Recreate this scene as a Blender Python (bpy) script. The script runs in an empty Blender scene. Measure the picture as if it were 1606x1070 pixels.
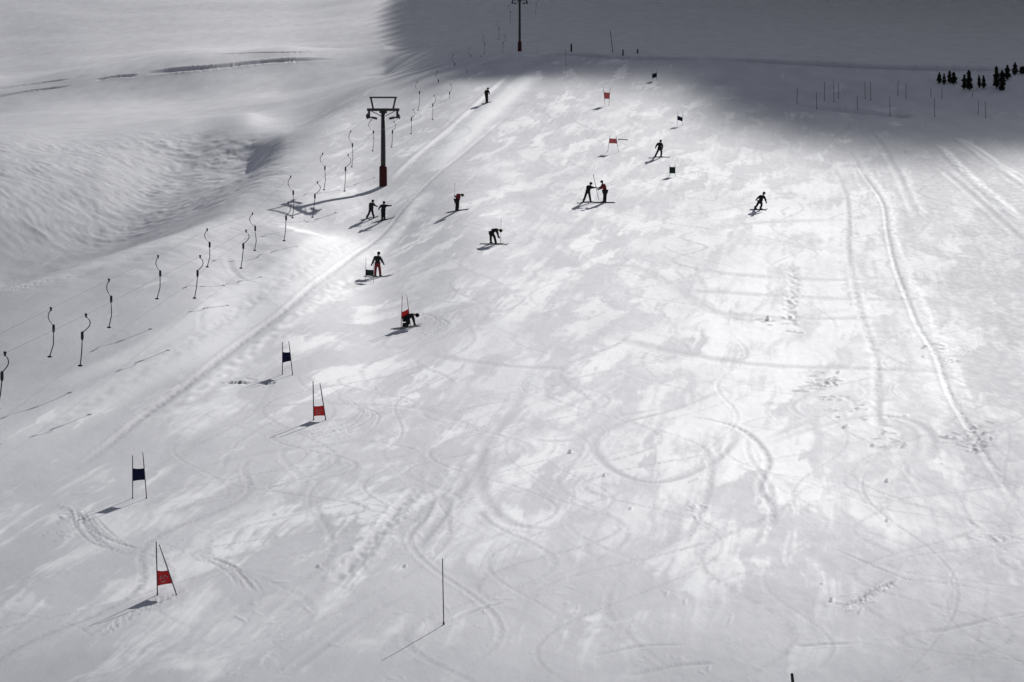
import bpy, bmesh, math, random
import numpy as np
from mathutils import Vector, Matrix

random.seed(7); rng = np.random.default_rng(7)
R = math.radians
scene = bpy.context.scene
COL = scene.collection
F = 3792.0; CX = 803.0; CY = 535.0          # focal length and centre in photograph pixels
SUN_EL, SUN_AZ = R(28.0), R(20.0)            # azimuth measured from +Y towards +X
SUN = Vector((math.sin(SUN_AZ)*math.cos(SUN_EL), math.cos(SUN_AZ)*math.cos(SUN_EL), math.sin(SUN_EL)))

# ------------------------------------------------------------------ noise
def _hash(ix, iy, seed):
    h = (ix.astype(np.int64)*374761393 + iy.astype(np.int64)*668265263 + seed*1442695041) & 0xffffffff
    h = ((h ^ (h >> 13))*1274126177) & 0xffffffff
    return (h ^ (h >> 16)) & 0xffffffff
def gnoise(x, y, seed=0):
    ix = np.floor(x); iy = np.floor(y); fx = x-ix; fy = y-iy
    ux = fx*fx*fx*(fx*(fx*6-15)+10); uy = fy*fy*fy*(fy*(fy*6-15)+10)
    def g(dx, dy):
        a = _hash(ix+dx, iy+dy, seed).astype(np.float64)*(2*math.pi/4294967296.0)
        return np.cos(a)*(fx-dx)+np.sin(a)*(fy-dy)
    a = g(0,0)+(g(1,0)-g(0,0))*ux; b = g(0,1)+(g(1,1)-g(0,1))*ux
    return (a+(b-a)*uy)*1.5
def fbm(x, y, seed=0, octv=4, gain=.5):
    s = 0; a = 1; n = 0
    for i in range(octv):
        s = s+a*gnoise(x*2**i+17.3*i, y*2**i-9.1*i, seed+i); n += a; a *= gain
    return s/n
def sstep(a, b, x):
    t = np.clip((x-a)/(b-a), 0, 1); return t*t*(3-2*t)

def pchip(xk, yk, x, soft=False):
    h = np.diff(xk); d = np.diff(yk)/h
    m = np.zeros_like(yk)
    m[0] = d[0]; m[-1] = d[-1]
    for i in range(1, len(xk)-1):
        if soft:
            m[i] = (d[i-1]*h[i]+d[i]*h[i-1])/(h[i-1]+h[i])
        elif d[i-1]*d[i] > 0:
            w1 = 2*h[i]+h[i-1]; w2 = h[i]+2*h[i-1]
            m[i] = (w1+w2)/(w1/d[i-1]+w2/d[i])
    j = np.clip(np.searchsorted(xk, x)-1, 0, len(h)-1)
    t = (x-xk[j])/h[j]
    return ((1+2*t)*(1-t)**2*yk[j]+t*(1-t)**2*h[j]*m[j]+t*t*(3-2*t)*yk[j+1]+t*t*(t-1)*h[j]*m[j+1])

# ------------------------------------------------------------------ terrain
def zmain(Y):
    t = Y-80.0; return -8.4+.13*t+.00026*t*t
def M(Y): return CY-zmain(Y)/Y*F
def mm(*ys): return [(y, M(y)) for y in ys]
NEAR = mm(70, 90, 110)
FAR = [(850, 0), (1500, -140)]
KN = {
 -700: [(120,M(120)+10),(145,535),(165,490),(190,360),(230,265),(380,230),(470,160),(473,150),(600,110)]+FAR,
 0:    [(158,452),(178,478),(205,432),(225,332),(272,238),(400,190),(480,150),(482.4,147),(600,112)]+FAR,
 150:  [(172,407),(188,426),(215,395),(245,305),(302,221),(400,185),(485,132),(487.4,128.5),(600,100)]+FAR,
 300:  [(187,358),(200,356),(225,328),(280,268),(310,208),(400,176),(485,116),(487.5,111.5),(600,85)]+FAR,
 385:  [(198,333),(213,308),(231,286),(278,260),(301,210),(400,168),(488,110),(490.5,106),(600,82)]+FAR,
 450:  [(207,312),(222,284),(240,250),(262,222),(300,204),(400,158),(490,107),(492.6,102.5),(600,80)]+FAR,
 600:  [(223,293),(235,259),(255,218),(280,172),(310,138),(390,121),(495,98),(500,93),(600,72),(850,-20),(1500,-140)],
 720:  mm(220,236,256,278)+[(302,M(302)+2),(332,96),(380,91),(440,78),(600,50),(850,-30),(1500,-140)],
 830:  mm(225,240,260,280,300)+[(322,85),(360,95),(420,88),(600,40),(850,-40),(1500,-140)],
 1200: mm(225,240,260,280,300)+[(316,95),(350,107),(410,98),(600,45),(850,-40),(1500,-140)],
 1606: mm(225,240,260,280,298)+[(311,106),(345,118),(400,106),(600,50),(850,-40),(1500,-140)],
 2300: mm(225,240,260,280,298)+[(311,106),(345,118),(400,106),(600,50),(850,-40),(1500,-140)],
}
kpx = np.array(sorted(KN), float)
kY = np.array([[k[0] for k in NEAR+KN[int(p)]] for p in kpx]).T
kR = np.array([[k[1] for k in NEAR+KN[int(p)]] for p in kpx]).T

umax = .2118
ucols = np.concatenate([-(umax+np.geomspace(.004, .55, 46))[::-1], np.linspace(-umax-.003, umax+.003, 900), umax+np.geomspace(.004, .55, 46)])
yrows = np.concatenate([np.geomspace(3, 64.5, 40)[:-1], np.geomspace(64.5, 345, 820)[:-1], np.geomspace(345, 600, 330)[:-1], np.geomspace(600, 1500, 120)])
NU, NY = len(ucols), len(yrows)
pxc = CX+ucols*F
Zg = np.zeros((NY, NU))
pc = np.clip(pxc, kpx[0], kpx[-1])
cY = np.array([pchip(kpx, kY[k], pc) for k in range(len(kY))])
cR = np.array([pchip(kpx, kR[k], pc) for k in range(len(kY))])
for c in range(NU):
    Yk = np.concatenate([[2.0, 25, 48], cY[:,c]])
    Zk = np.concatenate([[-3.0, -8.6, -10.4], (CY-cR[:,c])*cY[:,c]/F])
    Zg[:,c] = pchip(Yk, Zk, yrows, True)
UU, YY = np.meshgrid(ucols, yrows)
XX = UU*YY
PX = CX+UU*F

def rows_of(Z): return CY-Z/YY*F
RW = rows_of(Zg)

# soften across columns a little
k = np.array([1,4,6,4,1])/16.
def blur_u(a):
    p = np.pad(a, ((0,0),(2,2)), mode='edge')
    return sum(k[i]*p[:,i:i+a.shape[1]] for i in range(5))

# --- helpers to look up ground
def colpos(u):
    i = np.searchsorted(ucols, u)-1; i = max(0, min(NU-2, int(i)))
    return i, (u-ucols[i])/(ucols[i+1]-ucols[i])
def ground(px, py, Z=None, start=60):
    """first ground point along the ray of a photograph pixel"""
    Z = Zg if Z is None else Z
    i, f = colpos((px-CX)/F)
    z = Z[:,i]*(1-f)+Z[:,i+1]*f
    r = CY-z/yrows*F
    j0 = int(np.searchsorted(yrows, start))
    for j in range(j0, NY):
        if r[j] <= py:
            t = (r[j-1]-py)/max(1e-9, r[j-1]-r[j]) if j > j0 else 1
            Y = yrows[j-1]+(yrows[j]-yrows[j-1])*t
            return Vector(((px-CX)/F*Y, Y, z[j-1]+(z[j]-z[j-1])*t))
    Y = yrows[-1]; return Vector(((px-CX)/F*Y, Y, z[-1]))
def zat(x, y):
    i, f = colpos(x/y)
    j = max(0, min(NY-2, int(np.searchsorted(yrows, y)-1))); g = (y-yrows[j])/(yrows[j+1]-yrows[j])
    return float((Zg[j,i]*(1-f)+Zg[j,i+1]*f)*(1-g)+(Zg[j+1,i]*(1-f)+Zg[j+1,i+1]*f)*g)

Zbase = Zg.copy()
G = np.zeros_like(Zg)       # carved detail
FB = np.zeros_like(Zg); DT = np.zeros_like(Zg)
TM = np.zeros_like(Zg)      # snow churned grey by skis
FR = np.zeros_like(Zg)      # fresh snow cover 0..1

def stamp(pts, w, depth, berm=.35, side=0, fade=True, rag=.0, seed=0, grey=.8, fresh=0, dirt=0):
    """carve a groove along ground points; side=+1/-1 pushes a berm up on one side only"""
    n = len(pts)
    for q in range(n-1):
        a, b = pts[q], pts[q+1]
        m = 3.2*w
        y0, y1 = min(a[1],b[1])-m, max(a[1],b[1])+m
        j0, j1 = np.searchsorted(yrows, [y0, y1])
        if j1 <= j0: continue
        us = [(p[0]+s*m)/p[1] for p in (a,b) for s in (-1,1)]
        i0, i1 = np.searchsorted(ucols, [min(us), max(us)])
        if i1 <= i0: continue
        X = XX[j0:j1,i0:i1]; Y = YY[j0:j1,i0:i1]
        dx, dy = b[0]-a[0], b[1]-a[1]; L2 = dx*dx+dy*dy+1e-9
        t = ((X-a[0])*dx+(Y-a[1])*dy)/L2
        ok = (t >= 0) & (t < 1) if 0 < q < n-2 else ((t >= (-.5 if q == 0 else 0)) & (t < (1.5 if q == n-2 else 1)))
        sd = ((X-a[0])*dy-(Y-a[1])*dx)/math.sqrt(L2)
        g = -np.exp(-(sd/w)**2)
        if berm:
            up = np.exp(-((np.abs(sd)-1.7*w)/(.7*w))**2)
            if side: up = up*(np.sign(sd) == side)
            g = g+berm*up
        e = 1.0
        if fade:
            s = (q+t)/(n-1); e = np.clip(np.minimum(s, 1-s)*6, 0, 1)
        if rag: e = e*np.clip(1+rag*2*gnoise(X*.86/w+seed, Y*.34/w, 91), 0, 2)
        G[j0:j1,i0:i1] += np.where(ok, depth*e*g, 0)
        if fresh: FB[j0:j1,i0:i1] = np.maximum(FB[j0:j1,i0:i1], np.where(ok, fresh*e*np.exp(-(sd/w)**4), 0))
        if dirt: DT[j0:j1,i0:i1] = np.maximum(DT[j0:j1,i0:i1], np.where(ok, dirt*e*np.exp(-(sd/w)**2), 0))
        if grey: TM[j0:j1,i0:i1] = np.maximum(TM[j0:j1,i0:i1], np.where(ok, grey*e*np.exp(-(sd/(1.15*w))**4), 0))
def spline(pts, n=8):
    out = []
    P = [pts[0]]+list(pts)+[pts[-1]]
    for i in range(1, len(P)-2):
        p0,p1,p2,p3 = P[i-1:i+3]
        for s in range(n):
            t = s/n
            out.append(tuple(.5*((2*p1[c])+(-p0[c]+p2[c])*t+(2*p0[c]-5*p1[c]+4*p2[c]-p3[c])*t*t+(-p0[c]+3*p1[c]-3*p2[c]+p3[c])*t**3) for c in range(2)))
    out.append(tuple(P[-1])); return out
def track(pix, w, depth, **kw):
    g = [ground(x, y) for x, y in spline(pix, 5)]
    stamp([(p.x, p.y) for p in g], w, depth, **kw)

# large rolling, medium relief
near = sstep(0, 60, YY)
S = XX-.13*YY                                # across the fall line
G += near*.13*fbm(S/13, YY/26, 3, 3)
G += near*.020*fbm(S/2.3, YY/6.5, 11, 3)
G += near*.006*fbm(S/.8, YY/1.9, 15, 3)
G += near*.05*fbm(S/2.6, YY/9, 45, 2)*sstep(250, 120, RW)*0
# fall-line corduroy and machine lanes on the groomed run
lane = gnoise(S/1.1, YY/120, 31)*.5+gnoise(S/.5, YY/70, 33)*.3
piste = sstep(330, 290, YY)*sstep(-60, 40, PX-500)
G += .012*lane*piste*near

# fresh snow patches lying on old refrozen snow
wx = fbm(S/3.2, YY/8, 51, 3)*1.6; wy = fbm(S/3.2+40, YY/8, 52, 3)*4
pat = fbm((S-.05*YY+wx)/2.5, (YY+wy)/11, 61, 4, .5)
pat2 = fbm((S+wx*.5)/.75, (YY+wy*.5)/2.6, 71, 3, .5)
def table(cols, rows, vals, px, py):
    vals = np.array(vals, float); cols = np.array(cols, float); rows = np.array(rows, float)
    px = np.clip(px, cols[0], cols[-1]); py = np.clip(py, rows[0], rows[-1])
    i = np.clip(np.searchsorted(cols, px)-1, 0, len(cols)-2); j = np.clip(np.searchsorted(rows, py)-1, 0, len(rows)-2)
    f = (px-cols[i])/(cols[i+1]-cols[i]); g = (py-rows[j])/(rows[j+1]-rows[j])
    f = f*f*(3-2*f); g = g*g*(3-2*g)
    return (vals[j,i]*(1-f)+vals[j,i+1]*f)*(1-g)+(vals[j+1,i]*(1-f)+vals[j+1,i+1]*f)*g
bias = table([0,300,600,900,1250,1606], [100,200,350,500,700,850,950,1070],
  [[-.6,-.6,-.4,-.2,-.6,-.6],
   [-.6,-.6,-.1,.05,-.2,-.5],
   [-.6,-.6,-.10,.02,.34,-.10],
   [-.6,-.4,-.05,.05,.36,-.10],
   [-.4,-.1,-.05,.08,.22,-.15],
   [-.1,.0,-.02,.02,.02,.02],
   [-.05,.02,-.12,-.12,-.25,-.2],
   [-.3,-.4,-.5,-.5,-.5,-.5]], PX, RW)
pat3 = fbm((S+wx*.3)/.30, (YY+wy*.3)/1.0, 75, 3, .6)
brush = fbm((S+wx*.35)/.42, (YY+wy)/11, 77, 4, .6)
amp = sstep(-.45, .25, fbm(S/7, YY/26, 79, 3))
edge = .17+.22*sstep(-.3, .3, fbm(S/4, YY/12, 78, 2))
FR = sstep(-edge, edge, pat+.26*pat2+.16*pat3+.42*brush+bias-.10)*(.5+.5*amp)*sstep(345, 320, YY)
G += .012*FR*near

# ---- ski tracks and lanes seen in the photograph
TR = [
 ([(800,180),(787,191),(735,235),(683,277),(633,328),(600,365),(525,425),(490,450),(445,490),(375,540),(300,600),(225,655),(150,715),(110,740)], .20, .20, dict(side=1, berm=.6, rag=.3, dirt=.3)),
 ([(797,118),(760,150),(700,205),(640,255),(610,285)], .32, -.06, dict(berm=.4, fresh=1, grey=0)),
 ([(842,110),(800,147),(735,207),(668,278)], 1.25, -.10, dict(berm=.3, fresh=1, grey=0)),
 ([(668,300),(640,335),(605,380),(560,420)], .8, -.06, dict(berm=.3, fresh=.9, grey=0, rag=.3)),
 ([(560,425),(500,470),(420,530),(330,600),(240,665)], .5, -.04, dict(berm=.3, fresh=.5, grey=0, rag=.6)),
 ([(1338,232),(1365,275),(1393,320),(1402,370),(1418,420),(1440,465),(1460,510),(1490,560),(1512,620),(1545,680)], .34, -.018, dict(berm=0, fresh=1, grey=0, rag=.5)),
 ([(1415,465),(1440,530),(1470,600),(1490,660)], .9, -.02, dict(berm=0, fresh=.9, grey=0, rag=.3)),
 ([(1330,400),(1340,450),(1360,520),(1370,600)], .5, -.008, dict(berm=0, fresh=.8, grey=0, rag=.5)),
 ([(1500,215),(1545,245),(1606,290)], .5, -.05, dict(berm=.2, fresh=1, grey=0)),
 ([(1470,225),(1530,285),(1606,350)], .4, -.05, dict(berm=.2, fresh=1, grey=0, rag=.5)),
 ([(600,335),(520,400),(420,470),(300,545),(160,625),(20,705)], 1.7, -.01, dict(berm=0, fresh=.65, grey=0)),
 ([(560,330),(470,400),(360,470),(230,545),(80,610)], .9, -.01, dict(berm=0, fresh=.65, grey=0)),
 ([(-20,464),(0,459),(80,438),(170,409),(250,380),(330,355),(400,333)], 1.6, -.07, dict(berm=.0, fresh=.35, grey=0)),
 ([(-30,142),(0,139),(60,131),(110,126)], .9, .30, dict(berm=.3, dirt=.3)),  # upper-left wind lips: grooves, with the lip shadow also painted grey
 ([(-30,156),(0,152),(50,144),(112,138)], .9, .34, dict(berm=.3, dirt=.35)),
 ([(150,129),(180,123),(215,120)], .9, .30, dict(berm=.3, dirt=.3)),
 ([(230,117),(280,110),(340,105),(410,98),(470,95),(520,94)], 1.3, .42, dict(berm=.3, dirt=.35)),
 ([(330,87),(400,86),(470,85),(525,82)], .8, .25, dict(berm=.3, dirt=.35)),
 ([(600,330),(530,390),(450,440),(360,500),(250,570),(130,640),(20,710)], .45, .09, dict(rag=.9)),
 ([(560,355),(480,410),(380,480),(260,550),(140,620)], .45, .08, dict(rag=.9)),
 ([(1330,232),(1355,275),(1385,320),(1393,370),(1405,420),(1422,465),(1440,510),(1470,560),(1490,620),(1530,690),(1565,745),(1610,810)], .15, .17, dict(side=1, berm=.5, rag=.5, dirt=.25)),
 ([(1360,200),(1390,240),(1420,300),(1440,350)], .3, .12, dict(berm=.6)),
 ([(1295,238),(1325,300),(1331,340),(1330,385),(1340,450),(1355,510),(1375,570),(1376,650),(1390,740)], .20, .12, dict(berm=.2, rag=.4, dirt=.3)),
 ([(1500,215),(1560,260),(1606,300)], .3, .14, dict(berm=.7)),
 ([(1520,230),(1606,285)], .3, .14, dict(berm=.7)),
 ([(1470,260),(1540,320),(1606,380)], .3, .14, dict(berm=.7)),
 ([(1240,415),(1245,450),(1240,490),(1247,515)], .35, .16, dict(rag=1)),
 ([(1060,418),(1150,432),(1290,440),(1400,436)], .7, .13, dict(berm=.1)),
 ([(1050,455),(1200,464),(1340,470),(1500,468)], .7, .13, dict(berm=.1)),
 ([(1090,488),(1250,500),(1400,498)], .6, .11, dict(berm=.1)),
 ([(1120,372),(1110,362),(1180,350),(1330,345)], .8, .13, dict(berm=.1)),
 ([(940,525),(1050,550),(1200,573),(1380,580),(1520,590)], .6, .14, dict(berm=.15)),
 ([(670,558),(790,576),(900,580)], .5, .11, dict(berm=.15)),
 ([(900,430),(1000,420),(1150,500),(1330,486)], .5, .08, dict(berm=.1)),
 ([(820,445),(700,460),(560,500)], .5, .07, dict(berm=.1)),
 ([(832,580),(805,640),(765,690),(750,740),(765,790),(810,825),(880,830)], .26, .12, dict(berm=.3)),
 ([(1180,592),(1060,640),(960,668),(930,700),(965,740),(1030,757),(1100,735),(1152,690),(1130,650)], .2, .09, dict(berm=.2, dirt=.22)),
 ([(1000,580),(950,610),(880,640),(840,660),(835,690)], .3, .10, dict(berm=.3)),
 ([(835,690),(900,690),(960,655),(1050,640)], .3, .09, dict(berm=.3)),
 ([(1070,650),(1160,672),(1205,720),(1190,765),(1212,800),(1200,860)], .15, .12, dict(berm=.3, rag=.3, dirt=.22)),
 ([(1100,690),(1115,740),(1100,800),(1070,860)], .15, .08, dict(berm=.3, rag=.3, dirt=.2)),
 ([(1195,700),(1290,670),(1380,655),(1440,668),(1462,700),(1440,730)], .25, .12, dict(berm=.4)),
 ([(1200,690),(1300,650),(1420,625)], .25, .10, dict(berm=.4)),
 ([(1395,600),(1372,640),(1378,668),(1400,672)], .25, .12, dict(berm=.4)),
 ([(900,400),(880,380),(920,340),(940,325)], .3, .10, dict(berm=.4)),
 ([(940,335),(890,380),(850,420)], .3, .09, dict(berm=.4)),
 ([(330,348),(380,362),(440,366),(490,358)], .4, .14, dict(berm=.2)),
 ([(358,400),(362,420),(378,438),(404,446)], .26, .16, dict(berm=.5)),
 ([(102,290),(112,302),(130,325),(150,352)], .4, .16, dict(berm=.6)),
 ([(152,356),(148,378),(150,392)], .35, .12, dict(berm=.4)),
 ([(240,262),(300,245),(330,235)], .8, .2, dict(berm=.2)),
 ([(1300,858),(1350,880),(1395,900),(1425,910),(1500,918),(1606,938)], .07, .03, dict(berm=.3, rag=.5, dirt=.3)),
 ([(1330,955),(1360,935),(1385,922),(1402,912)], .10, .09, dict(berm=.6, rag=1)),
 ([(1455,993),(1500,985),(1560,970),(1606,962)], .14, .05, dict(berm=.2)),
 ([(1245,1014),(1290,1010),(1340,1008)], .14, .05, dict(berm=.2)),
 ([(930,1030),(1000,1015),(1080,1012)], .14, .035, dict(berm=.2)),
 ([(980,1062),(1060,1045),(1120,1040)], .2, .045, dict(berm=.1)),
 ([(440,1065),(500,1020),(560,975),(640,935)], .16, .03, dict(berm=.8)),
 ([(695,983),(740,962),(790,945)], .12, .05, dict(berm=1.2)),
 ([(150,1000),(210,965),(290,925)], .10, .05, dict(berm=1, rag=.6)),
 ([(210,830),(310,690),(420,640),(640,640),(700,660)], .35, .05, dict(berm=.3)),
 ([(230,752),(420,710),(560,690),(640,640),(720,600)], .32, .07, dict(berm=.3)),
 ([(690,830),(720,770),(760,700)], .2, .08, dict(berm=.8)),
 ([(520,920),(560,880),(610,820),(660,760)], .25, .05, dict(berm=.8, rag=.6)),
 ([(650,860),(690,810),(700,780)], .2, .05, dict(berm=.9)),
 ([(1245,163),(1320,172),(1400,181),(1430,184)], 1.2, .3, dict(berm=.1)),
 ([(850,84),(920,88),(1000,92),(1100,93)], 1.2, .5, dict(berm=.3, dirt=.7)),  # dark crest band: shade of the step painted into the snow colour
 ([(1100,92),(1200,97),(1330,104),(1500,110),(1606,109)], 1.6, .6, dict(berm=.3, dirt=.8)),  # crest band carried on to the right, same painted shade
]
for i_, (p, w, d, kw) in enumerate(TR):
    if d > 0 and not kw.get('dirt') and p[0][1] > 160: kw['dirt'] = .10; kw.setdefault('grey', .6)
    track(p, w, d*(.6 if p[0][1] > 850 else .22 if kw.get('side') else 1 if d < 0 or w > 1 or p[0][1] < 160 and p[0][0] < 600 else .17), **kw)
# scraped turn ruts at the gates
def rut(pix, seed):
    for o in range(-2, 3):
        track([(x+o*8*(1+.15*i*random.random())+random.uniform(-4,4), y+o*2.5+random.uniform(-2,2)) for i, (x, y) in enumerate(pix)], .05+.04*random.random(), .005+.010*random.random(), berm=.5, rag=1.0, seed=seed+o, dirt=.35*random.random())
rut([(100,800),(125,806),(135,830),(165,855),(215,870)], 1)
rut([(130,800),(150,825),(190,850),(240,862)], 5)
rut([(320,872),(350,885),(378,905),(392,925)], 2)
rut([(540,628),(562,640),(580,652),(560,672),(520,680),(480,688)], 3)
track([(358,602),(372,600),(386,603)], .3, .10, berm=.2, rag=.6, dirt=.9)
track([(412,603),(421,601),(432,600)], .2, .08, berm=.2, rag=.6, dirt=.7)
rut([(640,505),(670,495),(690,505),(670,520),(640,525)], 4)
# churned clumps
for (cx, cy, sx, sy, n, hh) in [(1530,690,22,14,26,.13),(1290,598,20,12,22,.14),(1330,650,25,14,16,.1),(1385,690,16,14,12,.1),(372,601,12,2.5,9,.06),(1470,548,14,10,10,.11),(1205,505,8,6,4,.1),
        (430,1010,50,35,22,.035),(1560,830,22,14,14,.07),(1345,948,14,7,9,.06),(90,832,12,4,5,.06),(110,806,9,7,8,.07),(1100,795,12,20,12,.06),(1270,1000,180,50,26,.03),(760,990,160,50,26,.03),(900,930,120,30,16,.03),
        (1240,480,5,20,10,.12),(640,840,60,40,24,.03)]:
    for q in range(n):
        g = ground(random.gauss(cx, sx), min(1064, random.gauss(cy, sy)))
        a = random.uniform(0, 3.14); l = random.uniform(.08, .3)*(g.y/90)**.8
        stamp([(g.x-l*math.cos(a), g.y-l*math.sin(a)), (g.x, g.y), (g.x+l*math.cos(a), g.y+l*math.sin(a))], random.uniform(.05, .10)*(g.y/90)**.9, -hh*random.uniform(.2, .6), berm=.3, fade=False, dirt=.0 if cy > 780 else random.uniform(.4,1.0))
# single ice lumps, shade of their backlit side painted on as grey
for (x, y, s) in [(895,709,1.0),(948,745,.7),(1204,501,1.2),(1477,728,.9),(1391,756,.8),(1575,758,1.1),(1290,916,.7),(1304,942,.8),(1094,780,.8),(500,889,.6),(518,1013,.6),(636,889,.6),(1391,818,.7),(988,798,.6),(453,926,.5),(545,832,.6),(592,612,.7),(1449,560,.9),(1549,746,.9)]:
    g = ground(x, y); sc = (g.y/90)**.9
    stamp([(g.x-.04*sc, g.y), (g.x, g.y), (g.x+.04*sc, g.y)], .055*sc, -.14*s*sc, berm=0, fade=False, dirt=.9)
# many faint carved turns down the run
for q in range(170):
    x0 = random.uniform(420, 1650); y0 = random.uniform(120, 800)
    g = ground(x0, y0); x, y = g.x, g.y
    amp = random.uniform(.5, 3.5); wl = random.uniform(10, 34); ph = random.uniform(0, 6.3); ln = random.uniform(12, 60)
    pts = []
    for s in np.arange(0, ln, .9):
        yy = y-s
        if yy < 66: break
        pts.append((x-.12*s+amp*math.sin(ph+s/wl*6.283)-amp*math.sin(ph), yy))
    if len(pts) > 4: stamp(pts, random.uniform(.06, .17)*(y/130)**.5, random.uniform(.002, .007), dirt=random.uniform(0, .22), berm=random.choice([.2,.6,1.0]), rag=.6, seed=q, grey=random.uniform(.15,.6))

# gully bank streaks, windblown scoops on the far slopes
bank = sstep(440, 400, RW)*sstep(195, 235, RW)*sstep(205, 225, YY)*sstep(500, 380, PX)*sstep(345, 320, YY)
d1 = XX*.45-YY*.9; d2 = XX*.9+YY*.45
bw = 1.2*fbm(XX/9, YY/12, 88, 2)
G += bank*(.30*fbm(d1/16, (d2+2*bw)/4.5, 81, 4, .55)*(.5+bw.clip(-.3,.8))+.09*fbm(d1/3, (d2+bw)/1.1, 85, 3))
G += bank*sstep(180, 260, PX)*.35*np.abs(fbm(XX/5, YY/6, 87, 3))
farm = sstep(330, 380, YY)
G += farm*(.9*fbm(XX/60, YY/60, 101, 2)+.06*fbm(XX/40, YY/26, 105, 3))*sstep(760, 620, PX)
G -= 1.1*np.exp(-((XX+16.5)/4.5)**2-((YY-199)/9)**2)
G += farm*(.8*fbm(XX/90, YY/60, 111, 2))*sstep(620, 760, PX)
lz = sstep(560, 420, PX)*sstep(140, 160, YY)*sstep(230, 200, YY)
G += lz*(.12*fbm(XX/3, YY/5, 115, 3))
FR = np.maximum(FR*(1-np.clip(TM, 0, 1)), FB); Zg = blur_u(Zbase)+G

# ------------------------------------------------------------------ object helpers
def link(name, data, parent=None):
    o = bpy.data.objects.new(name, data); COL.objects.link(o)
    if parent is not None: o.parent = parent
    return o
def tag(o, label=None, cat=None, group=None, kind=None):
    if label: o['label'] = label
    if cat: o['category'] = cat
    if group: o['group'] = group
    if kind: o['kind'] = kind
    return o
def empty(name, loc, label, cat, group=None):
    o = link(name, None); o.location = loc; o.empty_display_size = .2
    return tag(o, label, cat, group)
def finish(bm, name, mat, parent=None, smooth=True, off=None):
    me = bpy.data.meshes.new(name)
    if off is not None: bmesh.ops.translate(bm, verts=bm.verts, vec=off)
    bmesh.ops.recalc_face_normals(bm, faces=bm.faces)
    bm.to_mesh(me); bm.free()
    if smooth:
        for p in me.polygons: p.use_smooth = True
    if mat: me.materials.append(mat)
    return link(name, me, parent)
def tube(bm, pts, rad, n=8, cap=True):
    pts = [Vector(p) for p in pts]
    rads = rad if isinstance(rad, (list, tuple)) else [rad]*len(pts)
    rings = []; t0 = (pts[1]-pts[0]).normalized()
    ref = Vector((0,1,0)) if abs(t0.y) < .9 else Vector((1,0,0))
    for i, p in enumerate(pts):
        t = (pts[min(i+1, len(pts)-1)]-pts[max(i-1, 0)]).normalized()
        a = t.cross(ref).normalized(); b = t.cross(a).normalized()
        rings.append([bm.verts.new(p+(a*math.cos(2*math.pi*k/n)+b*math.sin(2*math.pi*k/n))*rads[i]) for k in range(n)])
    for i in range(len(rings)-1):
        for k in range(n):
            bm.faces.new((rings[i][k], rings[i][(k+1)%n], rings[i+1][(k+1)%n], rings[i+1][k]))
    if cap: bm.faces.new(rings[0][::-1]); bm.faces.new(rings[-1])
def box(bm, c, s, rot=None, bev=0):
    r = bmesh.ops.create_cube(bm, size=1)
    m = Matrix.Translation(Vector(c)) @ (rot.to_4x4() if rot else Matrix()) @ Matrix.Diagonal((s[0], s[1], s[2], 1))
    bmesh.ops.transform(bm, matrix=m, verts=r['verts'])
    if bev:
        es = list({e for v in r['verts'] for e in v.link_edges})
        bmesh.ops.bevel(bm, geom=es, offset=bev, segments=2, affect='EDGES', profile=.6)
def ball(bm, c, s, seg=12):
    r = bmesh.ops.create_uvsphere(bm, u_segments=seg, v_segments=max(6, seg*2//3), radius=1)
    bmesh.ops.transform(bm, matrix=Matrix.Translation(Vector(c)) @ Matrix.Diagonal((s[0], s[1], s[2], 1)), verts=r['verts'])

# ------------------------------------------------------------------ materials
def mat(name, col, rough=.6, metal=0, noise=.15, scale=12, spec=.3, bump=.0):
    m = bpy.data.materials.new(name); m.use_nodes = True
    nt = m.node_tree; b = nt.nodes['Principled BSDF']
    tc = nt.nodes.new('ShaderNodeTexCoord'); n = nt.nodes.new('ShaderNodeTexNoise')
    n.inputs['Scale'].default_value = scale; n.inputs['Detail'].default_value = 4
    nt.links.new(tc.outputs['Object'], n.inputs['Vector'])
    r = nt.nodes.new('ShaderNodeValToRGB')
    r.color_ramp.elements[0].position = .3; r.color_ramp.elements[1].position = .7
    r.color_ramp.elements[0].color = (*[c*(1-noise) for c in col], 1)
    r.color_ramp.elements[1].color = (*[min(1, c*(1+noise)) for c in col], 1)
    nt.links.new(n.outputs['Fac'], r.inputs['Fac']); nt.links.new(r.outputs['Color'], b.inputs['Base Color'])
    b.inputs['Roughness'].default_value = rough; b.inputs['Metallic'].default_value = metal
    b.inputs['Specular IOR Level'].default_value = spec
    if bump:
        bp = nt.nodes.new('ShaderNodeBump'); bp.inputs['Strength'].default_value = bump
        nt.links.new(n.outputs['Fac'], bp.inputs['Height']); nt.links.new(bp.outputs['Normal'], b.inputs['Normal'])
    return m
def cloth(name, col, trans=.45):
    m = mat(name, col, .8, 0, .12, 9, .1)
    nt = m.node_tree; b = nt.nodes['Principled BSDF']; out = nt.nodes['Material Output']
    t = nt.nodes.new('ShaderNodeBsdfTranslucent'); t.inputs['Color'].default_value = (*col, 1)
    mx = nt.nodes.new('ShaderNodeMixShader'); mx.inputs['Fac'].default_value = trans
    nt.links.new(b.outputs[0], mx.inputs[1]); nt.links.new(t.outputs[0], mx.inputs[2]); nt.links.new(mx.outputs[0], out.inputs['Surface'])
    return m
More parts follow.
